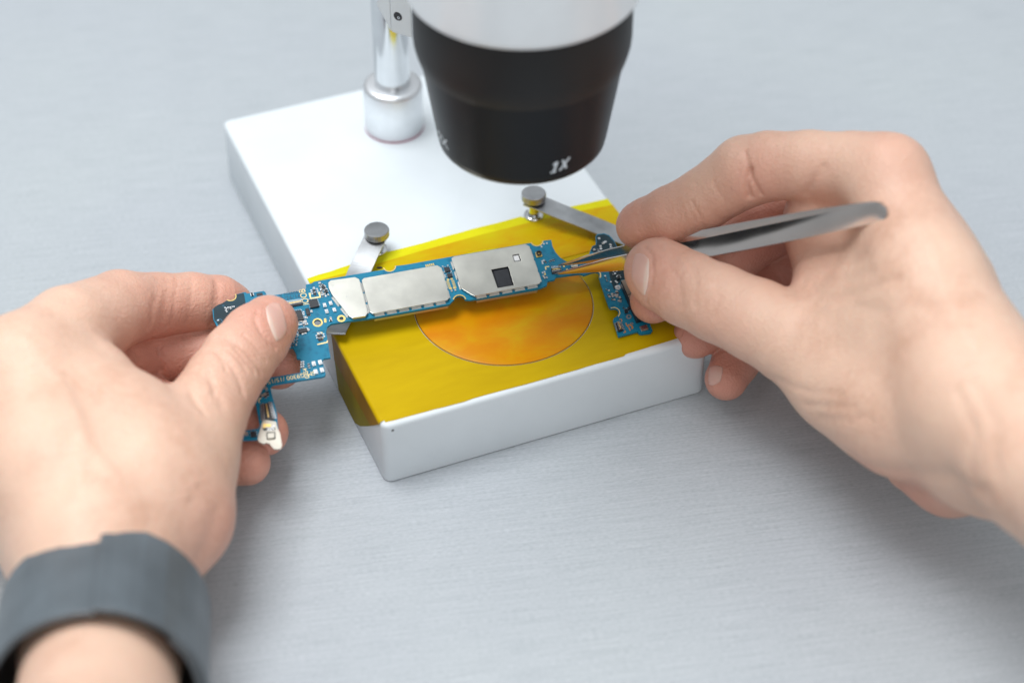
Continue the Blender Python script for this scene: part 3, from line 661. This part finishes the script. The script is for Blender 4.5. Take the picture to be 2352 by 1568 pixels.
for k, l in ((lo, 'nearer tweezer arm'), (up, 'farther tweezer arm')):
    o = mk('tweezer_arm', *arm(k, (14 if k is lo else -6), .9, .7 if k is lo else .2), 'tweezer', twz, label=l, angle=38)

# ------------------------------------------------------------------ hands: signed distance modelling
def d_cone(P, a, b, ra, rb):
    ba = b-a; L = ba@ba; t = np.clip(((P-a)@ba)/L, 0, 1)
    return np.linalg.norm(P-a-t[:, None]*ba, axis=1)-(ra+(rb-ra)*t)
def smin(a, b, k):
    h = np.maximum(k-np.abs(a-b), 0)/k; return np.minimum(a, b)-h*h*k*.25
def sdf_hand(spec):
    palm, fingers = spec['palm'], spec['fingers']
    PP = [[(atd(u, v, d), r) for u, v, d, r in c] for c in palm]
    FF = [[(atd(u, v, d), r) for u, v, d, r in c] for c in fingers]
    PR = [((a, b, ra, rb), 0) for c in PP for (a, ra), (b, rb) in zip(c[:-1], c[1:])]
    FR = [[(a, b, ra, rb) for (a, ra), (b, rb) in zip(c[:-1], c[1:])] for c in FF]; roots = [c[0][0] for c in FF]
    CELL = 9.0
    def block(P, pr, fr):
        D_ = None
        for q in pr:
            d = d_cone(P, *q); D_ = d if D_ is None else smin(D_, d, spec['kp'])
        for fi, qs in fr:
            g = None
            for q in qs:
                d = d_cone(P, *q); g = d if g is None else smin(g, d, 1.6)
            dist = np.linalg.norm(P-roots[fi], axis=1); k = np.clip(1-(dist-spec.get('r0', 14))/22, 0, 1)*spec['kf']+.9
            D_ = g if D_ is None else smin(D_, g, k)
        return D_
    def f(P):
        P = np.asarray(P, float)
        key = np.floor(P/CELL).astype(np.int64); kk = (key[:, 0]+4000)*100000000+(key[:, 1]+4000)*10000+(key[:, 2]+4000)
        order = np.argsort(kk, kind='stable'); ks = kk[order]; cut = np.flatnonzero(np.r_[True, ks[1:] != ks[:-1]]); ends = np.r_[cut[1:], len(ks)]
        cen = (key[order[cut]]+.5)*CELL
        dp = np.stack([d_cone(cen, *q) for q, _ in PR]); df = [np.stack([d_cone(cen, *q) for q in qs]) for qs in FR]
        mn = np.minimum(dp.min(0), np.min([d.min(0) for d in df], axis=0)); out = np.empty(len(P)); mg = CELL*1.74+spec['kp']+3
        for n_, (a, b) in enumerate(zip(cut, ends)):
            sel = order[a:b]; lim = mn[n_]+mg
            pr = [q for (q, _), d in zip(PR, dp[:, n_]) if d < lim]
            fr = [(fi, [q for q, d in zip(qs, df[fi][:, n_]) if d < lim+2]) for fi, qs in enumerate(FR) if df[fi][:, n_].min() < lim]
            out[sel] = block(P[sel], pr, fr)
        return out
    allp = A([p for c in PP+FF for p, r in c]); rm = 32
    return f, allp.min(0)-rm, allp.max(0)+rm, PP, FF
def grid_eval(f, lo_, hi_, h):
    n = np.ceil((hi_-lo_)/h).astype(int)+1; xs = [lo_[i]+h*np.arange(n[i]) for i in range(3)]
    cs = 4; nc = [(k+cs-1)//cs+1 for k in n]
    cx = [lo_[i]+h*cs*np.arange(nc[i]) for i in range(3)]
    G = np.stack(np.meshgrid(*cx, indexing='ij'), -1).reshape(-1, 3); C = f(G).reshape(nc)
    # trilinear upsample far from the surface, exact near it
    up_ = [np.clip(np.arange(n[i])//cs, 0, nc[i]-1) for i in range(3)]
    near = C[np.ix_(*up_)]; out = near.astype(float)
    mask = np.abs(near) < h*cs*2.6
    idx = np.argwhere(mask); pts = lo_+idx*h
    vals = np.empty(len(pts)); st = 400000
    for i in range(0, len(pts), st): vals[i:i+st] = f(pts[i:i+st])
    out[mask] = vals; return out, lo_
def surface_nets(Sv, org, h):
    neg = Sv < 0; nx, ny_, nz = Sv.shape
    c = np.zeros((nx-1, ny_-1, nz-1), int)
    for a in (0, 1):
        for b in (0, 1):
            for d in (0, 1): c += neg[a:nx-1+a, b:ny_-1+b, d:nz-1+d]
    act = (c > 0) & (c < 8); idx = np.argwhere(act); vid = -np.ones(act.shape, int); vid[act] = np.arange(len(idx))
    acc = np.zeros((len(idx), 3)); cnt = np.zeros(len(idx)); cor = [(a, b, d) for a in (0, 1) for b in (0, 1) for d in (0, 1)]
    val = {q: Sv[idx[:, 0]+q[0], idx[:, 1]+q[1], idx[:, 2]+q[2]] for q in cor}
    for q in cor:
        for ax in range(3):
            if q[ax] == 0:
                q2 = list(q); q2[ax] = 1; q2 = tuple(q2); s0, s1 = val[q], val[q2]; m = (s0 < 0) != (s1 < 0)
                t = np.where(m, s0/np.where(m, s0-s1, 1), 0); p = np.tile(A(q, float), (len(idx), 1)); p[:, ax] = t
                acc[m] += p[m]; cnt[m] += 1
    V = org+(idx+acc/cnt[:, None])*h; F = []
    for ax in range(3):
        o1, o2 = [(1, 2), (2, 0), (0, 1)][ax]
        sl0 = [slice(None)]*3; sl1 = [slice(None)]*3; sl0[ax] = slice(0, -1); sl1[ax] = slice(1, None)
        e = neg[tuple(sl0)] != neg[tuple(sl1)]; ei = np.argwhere(e)
        ei = ei[(ei[:, o1] > 0) & (ei[:, o2] > 0) & (ei[:, o1] < Sv.shape[o1]-1) & (ei[:, o2] < Sv.shape[o2]-1)]
        s = neg[tuple(ei.T)]
        def cell(da, db):
            q = ei.copy(); q[:, o1] -= da; q[:, o2] -= db; return vid[tuple(q.T)]
        quad = np.stack([cell(0, 0), cell(1, 0), cell(1, 1), cell(0, 1)], 1)
        quad[~s] = quad[~s][:, ::-1]; quad = quad[(quad >= 0).all(1)]; F.append(quad)
    return V, np.concatenate(F)
def grad(f, P, e=.15):
    g = sum(f(P+A(d)*e)[:, None]*A(d) for d in ((1., 1, 1), (1., -1, -1), (-1., 1, -1), (-1., -1, 1))); return g/(np.linalg.norm(g, axis=1)[:, None]+1e-9)
def march(f, uv, near=450.):
    uv = np.asarray(uv, float); R_ = A([ray(u, v) for u, v in uv]); Rn = R_/np.linalg.norm(R_, axis=1)[:, None]
    t = np.full(len(uv), near)
    for _ in range(140):
        d = f(CAM+Rn*t[:, None]); t = t+np.clip(d, -5, 40)*.8
        t = np.minimum(t, 950)
    return CAM+Rn*t[:, None], t < 940

def build_hand(spec, label, parent):

    f, lo_, hi_, PP, FF = sdf_hand(spec); h = spec.get('h', 1.0)
    Sv, org = grid_eval(f, lo_, hi_, h); V, F = surface_nets(Sv, org, h)
    V = V-grad(f, V)*f(V)[:, None]*.9
    E_ = np.sort(np.concatenate([F[:, [0, 1]], F[:, [1, 2]], F[:, [2, 3]], F[:, [3, 0]]]), axis=1)
    U, inv = np.unique(E_, axis=0, return_inverse=True); inv = inv.reshape(-1); nF = len(F); nV = len(V)
    em = nV+inv.reshape(4, nF); fc = nV+len(U)+np.arange(nF)
    V = np.concatenate([V, V[U].mean(1), V[F].mean(1)])
    F = np.concatenate([np.stack([F[:, k], em[k], fc, em[k-1]], 1) for k in range(4)])
    V = V-grad(f, V)*f(V)[:, None]*.95
    disp = np.zeros(len(V)); red = np.zeros(len(V))
    for pts, depth, width in spec['strokes']:
        Q, ok = march(f, pts)
        sel = np.flatnonzero(((V > Q.min(0)-width*3) & (V < Q.max(0)+width*3)).all(1))
        if not len(sel): continue
        best = np.full(len(sel), 1e9)
        for a, b in zip(Q[:-1], Q[1:]):
            if np.linalg.norm(b-a) > 30: continue
            best = np.minimum(best, d_cone(V[sel], a, b, 0, 0))
        disp[sel] += (depth*1.4 if depth < 0 else depth)*np.exp(-(best/width)**2)
    for (u, v, d, r, s) in spec['red']:
        c = atd(u, v, d); red = np.maximum(red, min(1, s*1.12)*np.exp(-(np.linalg.norm(V-c, axis=1)/r)**2))
    mv = np.flatnonzero(np.abs(disp) > .01); V[mv] += grad(f, V[mv], .4)*disp[mv, None]
    V[:, 2] = np.maximum(V[:, 2], .15)
    o = mk('hand', V, F.tolist(), 'skin', parent, smooth=True, label=label)
    at = o.data.attributes.new('redness', 'FLOAT', 'POINT'); at.data.foreach_set('value', red.astype(np.float32))
    for quad, lun in spec['nails']:
        # quad: px corners (base-left, base-right, tip-right, tip-left)
        q = A(quad, float); n = 25; pts = []; E = []
        for j in range(n):
            for i in range(n):
                s, t = i/(n-1), j/(n-1); x, y = 2*s-1, 2*t-1
                # square to rounded square
                xx = x*math.sqrt(1-y*y*.30); yy = y*math.sqrt(1-x*x*.42); s2, t2 = (xx+1)/2, (yy+1)/2
                pts.append((1-s2)*(1-t2)*q[0]+s2*(1-t2)*q[1]+s2*t2*q[2]+(1-s2)*t2*q[3]); E.append(max(abs(x), abs(y)))
        Q, ok = march(f, pts); G = grad(f, Q, .6); E = A(E); off = np.where(E > .97, -.35, .32-.14*E**4)
        Vn = Q+G*off[:, None]; Fn = [(j*n+i, j*n+i+1, (j+1)*n+i+1, (j+1)*n+i) for j in range(n-1) for i in range(n-1)]
        nl = mk('fingernail', Vn, Fn, 'nail', o, smooth=True)
        lu = A([1-(j/(n-1)) for j in range(n) for i in range(n)]); lu = np.clip(.45+ (lu-lun)*2.2 - .5*A([(2*i/(n-1)-1)**2 for j in range(n) for i in range(n)]), 0, 1)
        at = nl.data.attributes.new('lunula', 'FLOAT', 'POINT'); at.data.foreach_set('value', lu.astype(np.float32))
    return o, f
person = thing('person', atz(1176, 1700, 0), 'bare hands and forearms of a person, left holding a board and right holding tweezers', 'person')
LEFT = dict(kp=10, kf=8, r0=16,
  palm=[
    [(110, 2300, 430, 27), (195, 1800, 515, 21.5), (224, 1480, 578, 19.2), (215, 1330, 594, 19)],
    [(170, 2300, 445, 25), (228, 1800, 528, 20), (246, 1480, 588, 18.8), (275, 1330, 606, 18)],
    [(215, 1330, 596, 19), (120, 1070, 614, 19), (50, 862, 634, 17.5)],
    [(190, 1330, 607, 19), (60, 1080, 632, 19), (0, 930, 650, 17)],
    [(190, 1320, 618, 17), (60, 1120, 648, 17), (0, 1000, 662, 13)],
    [(220, 1320, 622, 15), (130, 1180, 650, 14), (60, 1090, 668, 10)],
    [(300, 1300, 607, 17.5), (385, 1180, 622, 18.5), (418, 1060, 636, 16.2)],
    [(240, 1230, 602, 21), (330, 1080, 624, 19), (300, 1010, 632, 17)],
    [(330, 1110, 622, 19), (250, 990, 632, 18), (180, 930, 636, 17)],
    [(330, 1060, 650, 15), (410, 1100, 648, 12)],
    [(110, 900, 636, 15), (220, 860, 645, 10)],
  ],
  fingers=[
    [(418, 1055, 636, 16), (462, 962, 646, 14.2), (512, 875, 658, 12.3), (548, 822, 666, 12.0), (588, 775, 673, 11.4), (617, 745, 677.5, 9.9)],
    [(52, 856, 634, 17.5), (160, 765, 654, 15.4), (275, 708, 678, 12.8), (360, 700, 690, 10.9), (440, 694, 698, 10.2), (502, 698, 704, 9.8), (526, 704, 707, 8.8)],
    [(0, 930, 648, 16), (170, 860, 675, 12.5), (320, 815, 698, 11.0), (450, 812, 703, 9.8), (560, 826, 700, 9.2), (640, 838, 694, 8.4)],
    [(0, 1000, 660, 13), (200, 930, 684, 11), (340, 930, 692, 10), (480, 965, 684, 9), (570, 985, 678, 8.6), (608, 992, 676, 8.0)],
    [(60, 1090, 666, 10), (240, 1040, 676, 9.5), (400, 1050, 676, 9), (500, 1060, 672, 8.4), (569, 1062, 669, 7.6)],
  ],
  strokes=[
    ([(500, 770), (545, 790), (575, 820), (600, 860)], -.35, 1.1), ([(480, 800), (520, 825), (545, 862), (558, 900)], -.4, 1.3),
    ([(515, 800), (540, 815), (565, 850)], -.25, 1.0), ([(450, 850), (490, 880), (510, 930)], -.3, 1.8),
    ([(495, 648), (492, 690), (484, 745)], -.35, 1.1), ([(503, 650), (500, 690), (494, 740)], -.25, .9),
    ([(382, 640), (378, 700), (355, 765)], -.3, 2.2), ([(362, 640), (352, 700), (342, 750)], -.25, 1.8),
    ([(250, 740), (285, 790)], -.3, 4.0),
    ([(365, 800), (369, 850)], -.5, 1.2),
    ([(300, 800), (330, 850)], -.5, 2.5),
    ([(455, 800), (480, 850), (492, 905)], -.35, 1.2), ([(470, 770), (500, 805), (520, 850)], -.3, 1.0), ([(540, 800), (565, 830), (585, 855)], -.3, .9), ([(430, 870), (450, 930)], -.25, 1.6),
    ([(120, 690), (200, 740), (240, 790)], .5, 4), ([(150, 900), (190, 1010), (180, 1130)], .45, 2.6), ([(190, 1010), (270, 1100)], .35, 2.2), ([(60, 780), (130, 860), (150, 900)], .35, 2.4), ([(460, 1120), (500, 1160), (520, 1200)], -.3, 1.5), ([(440, 1150), (480, 1200), (500, 1240)], -.3, 1.5),
    ([(440, 905), (470, 950)], -.3, 1.2), ([(560, 770), (590, 800), (612, 830)], -.22, .8), ([(405, 640), (400, 690), (390, 745)], -.2, 1.2), ([(440, 640), (437, 690), (430, 740)], -.15, 1.0), ([(330, 980), (380, 1100), (390, 1200)], .3, 5),
    ([(80, 1000), (160, 1200), (200, 1300)], .5, 5), ([(200, 980), (260, 1120), (260, 1250)], .35, 6),
    ([(500, 1180), (470, 1260), (440, 1320)], -.5, 4),
    ([(590, 716), (584, 728), (590, 745), (600, 765), (618, 788), (632, 800)], -.35, .8),
  ],
  red=[(630, 740, 670, 20, .75), (570, 830, 655, 20, .3), (540, 690, 700, 26, .65), (640, 838, 688, 30, .9), (602, 992, 670, 26, .9), (555, 1068, 665, 26, .75), (360, 820, 690, 34, .8), (400, 740, 685, 30, .5), (450, 1000, 640, 24, .2), (300, 790, 665, 22, .4), (530, 1250, 612, 22, .45)],
  nails=[([(602, 700), (634, 796), (664, 762), (644, 688)], .66)])
hl, fl = build_hand(LEFT, 'left hand with wristband gripping the board between thumb and fingers', person)
RIGHT_ = dict(kp=10, kf=8, r0=14,
  palm=[
    [(2900, 1420, 500, 28), (2600, 1190, 552, 24), (2400, 1040, 584, 21.5), (2260, 930, 604, 21)],
    [(2900, 1440, 520, 27), (2600, 1215, 568, 22), (2400, 1075, 600, 18), (2250, 1010, 618, 18)],
    [(2240, 888, 606, 21), (2125, 645, 630, 17), (2038, 408, 648, 12.6)],
    [(2260, 900, 620, 21), (2140, 680, 648, 18), (2050, 460, 666, 13)],
    [(2250, 940, 632, 19), (2130, 760, 664, 17), (2040, 560, 682, 13)],
    [(2250, 980, 642, 16), (2130, 860, 672, 14), (2030, 700, 694, 11)],
    [(2260, 1045, 620, 18), (2185, 1085, 642, 12), (2100, 1060, 654, 10)],
    [(2250, 970, 612, 20), (2068, 914, 634, 19.2), (1928, 850, 650, 16.8)],
    [(2180, 820, 620, 19), (2060, 740, 640, 17), (1985, 745, 647, 15)],
    [(2110, 650, 644, 17), (2020, 650, 652, 14)],
    [(2090, 560, 648, 15), (2010, 530, 662, 12)],
    [(2070, 950, 634, 18), (1950, 900, 648, 14)],
    [(2010, 720, 655, 14), (1925, 620, 667, 12), (1885, 520, 674, 10.5), (1880, 440, 672, 9)],
    [(1990, 800, 648, 14), (1872, 722, 661, 10.5)],
  ],
  fingers=[
    [(1935, 842, 650, 16.5), (1830, 782, 657, 15.0), (1740, 736, 664, 13.6), (1650, 696, 671, 13), (1580, 664, 678, 12.6), (1527, 635, 683, 12.1), (1509, 621, 684.5, 11.2)],
    [(2038, 408, 648, 12.4), (1960, 385, 656, 11.6), (1860, 380, 664, 11.4), (1765, 382, 671, 11.5), (1712, 394, 675, 11.9), (1620, 455, 685, 10.4), (1540, 493, 692, 9.7), (1486, 514, 697.5, 8.9), (1469, 519, 699, 8.2)],
    [(2050, 460, 666, 12.5), (1950, 480, 686, 11.5), (1810, 496, 703, 12), (1748, 522, 706, 12.2), (1640, 620, 704, 9.8), (1540, 672, 699, 8.8), (1500, 690, 697, 8.0)],
    [(2040, 560, 682, 12), (1930, 580, 704, 11.5), (1790, 600, 720, 11), (1740, 650, 718, 10), (1656, 740, 707, 9), (1597, 772, 702, 7.8)],
    [(2030, 700, 694, 10.5), (1920, 690, 712, 10.5), (1790, 690, 724, 10), (1740, 750, 717, 9), (1690, 830, 706, 8.2), (1668, 870, 702, 7.5)],
  ],
  strokes=[
    ([(1712, 350), (1722, 390)], -.35, 1.0), ([(1722, 390), (1716, 425), (1722, 452)], -.8, 1.1), ([(1722, 398), (1738, 430), (1748, 447)], -.55, .9),
    ([(1890, 385), (1872, 410), (1852, 445)], -.45, 1.7), 
    ([(1590, 465), (1606, 495), (1618, 525)], -.25, .9), ([(1580, 470), (1597, 505), (1606, 530)], -.15, .8),
    ([(1520, 560), (1545, 600), (1548, 660)], -.3, 1.6), ([(1548, 575), (1562, 620), (1560, 700)], -.2, 1.6), ([(1620, 600), (1600, 650), (1590, 700)], .25, 4),
    ([(1530, 600), (1560, 640), (1570, 700)], -.2, 1.0), ([(1580, 590), (1600, 640), (1598, 700)], -.22, 1.2), ([(1640, 630), (1650, 680), (1640, 730)], -.2, 1.4), ([(1450, 480), (1462, 505), (1465, 530)], -.12, .8), ([(1640, 420), (1665, 460), (1670, 490)], -.15, 1.0), ([(2200, 900), (2240, 1000), (2230, 1080)], -.3, 2.2), ([(2235, 880), (2290, 980), (2290, 1080)], -.25, 2.2), ([(2080, 480), (2150, 600), (2180, 720), (2240, 800)], .4, 2.6), ([(1960, 700), (2040, 720), (2120, 700)], -.3, 2.6), ([(1900, 690), (1980, 670), (2060, 640)], -.35, 1.8),
    ([(1850, 640), (1920, 610), (1990, 590)], -.45, 3), ([(1870, 655), (1940, 640), (2000, 625)], -.3, 2),
    ([(1750, 885), (1850, 930), (1960, 935)], -.28, 1.6), ([(1790, 920), (1880, 960), (1990, 960)], -.28, 1.8), ([(1760, 860), (1860, 900), (1930, 905)], -.2, 1.5),
    ([(1960, 1050), (2060, 1085), (2160, 1090), (2260, 1130)], -.6, 3),
    ([(2100, 400), (2180, 620), (2250, 800)], .35, 6), ([(2040, 350), (2080, 345)], .8, 7),
    ([(1480, 566), (1497, 585), (1500, 620), (1496, 655), (1485, 698)], -.35, .8),
    ([(1553, 792), (1558, 776), (1566, 765)], -.2, .7),
  ],
  red=[(1480, 620, 676, 20, .6), (1440, 530, 696, 30, .65), (1560, 480, 690, 22, .4), (1490, 700, 690, 20, .8), (1600, 790, 697, 22, .85), (1670, 860, 697, 26, .85), (1780, 560, 695, 34, .9), (1740, 430, 665, 18, .55), (1870, 440, 655, 16, .35), (2070, 340, 635, 22, .3), (2120, 1120, 640, 24, .6), (1800, 660, 715, 34, 1.0), (1950, 420, 690, 25, .5), (1650, 760, 660, 20, .25)],
  nails=[([(1484, 694), (1496, 588), (1457, 574), (1447, 645)], .64), ([(1664, 838), (1628, 838), (1626, 890), (1656, 880)], 1.1)])
hr, fr = build_hand(RIGHT_, 'right hand pinching the tweezers between thumb and forefinger', person)

# ------------------------------------------------------------------ wristband
wb = thing('wristband', atd(240, 1480, 585), 'wide dark grey wristband around the left wrist', 'wristband')
a_ = atd(170, 1800, 515)*.5+atd(240, 1800, 528)*.5; b_ = atd(225, 1340, 598)*.5+atd(285, 1340, 604)*.5
axd = (a_-b_)/np.linalg.norm(a_-b_); sd = RIGHT-axd*(RIGHT@axd); sd /= np.linalg.norm(sd); ud = np.cross(sd, axd); ud = ud if ud[2] > 0 else -ud
bc = atd(231, 1476, 583)
def band(th0, th1, w0, w1, ra, rb, th, n, mat, name, facet=0, parent=wb):
    V, F = [], []
    for i in range(n+1):
        a = math.radians(th0+(th1-th0)*i/n)
        fx = 1+facet*(math.sin(a*31)+.7*math.sin(a*53+1)+.5*math.sin(a*17))
        for (dr, ww) in ((0, w0), (0, w1), (-th, w1), (-th, w0)):
            c = sd*(ra*fx+dr)*math.cos(a)+ud*(rb*fx+dr)*math.sin(a); V.append(bc+c+axd*ww)
    for i in range(n):
        for k in range(4): F.append((i*4+k, i*4+(k+1) % 4, (i+1)*4+(k+1) % 4, (i+1)*4+k))
    F.append((0, 1, 2, 3)); F.append(tuple(n*4+k for k in (3, 2, 1, 0)))
    o = mk(name, V, F, mat, parent); fix_normals(o); bev(o, .5, 2, 50); return o
band(84, 400, -14.5, 26, 30.2, 29.6, 2.0, 150, 'band', 'strap', .0014)
band(-24, 86, -15.3, 26.5, 31.5, 30.9, 1.5, 70, 'band', 'strap_flap', .0014)
band(0, 360, -15, 23.5, 27.9, 27.3, .6, 48, 'band_in', 'lining')

# ------------------------------------------------------------------ camera, light
cam = bpy.data.cameras.new('camera'); co = bpy.data.objects.new('camera', cam); col.objects.link(co)
co.location = Vector(CAM)*S; co.rotation_euler = (math.pi/2-PITCH, 0, 0)
cam.sensor_width = 36; cam.lens = FPX/2352*36; cam.clip_start = .01; cam.clip_end = 50
cam.dof.use_dof = True; cam.dof.focus_distance = .700; cam.dof.aperture_fstop = 5.0; cam.dof.aperture_blades = 9
scene.camera = co
def area(name, loc, target, sx_, sy_, power, color):
    l = bpy.data.lights.new(name, 'AREA'); l.shape = 'RECTANGLE'; l.size = sx_; l.size_y = sy_; l.energy = power; l.color = color
    o = bpy.data.objects.new(name, l); col.objects.link(o); o.location = loc
    o.rotation_euler = (Vector(target)-Vector(loc)).to_track_quat('-Z', 'Y').to_euler(); return o
area('ceiling_light', (-.3, .12, 1.42), (0.05, .05, 0), .8, .7, 17, (.97, .985, 1.0))
area('front_fill', (.3, -1.1, 1.0), (0.05, .05, 0),   .9, .7, 3.6, (1.0, .985, .96))  # fill lamp added on the camera side to brighten front faces
world = bpy.data.worlds.new('World'); scene.world = world; world.use_nodes = True
nt = world.node_tree; bg = nt.nodes['Background']
tc = nt.nodes.new('ShaderNodeTexCoord'); sx = nt.nodes.new('ShaderNodeSeparateXYZ'); nt.links.new(tc.outputs['Generated'], sx.inputs[0])
nt.links.new(ramp(nt, sx.outputs['Z'], [(0.0, (.42, .425, .43)), (.35, (.58, .60, .62)), (.62, (.75, .79, .83)), (.95, (.92, .98, 1.02))]), bg.inputs['Color'])
bg.inputs['Strength'].default_value = .66
vs = scene.view_settings; vs.view_transform = 'Standard'; vs.look = 'None'; vs.exposure = .2; vs.gamma = 1; vs.use_curve_mapping = False
scene.cycles.use_denoising = True
scene.cycles.max_bounces = 8
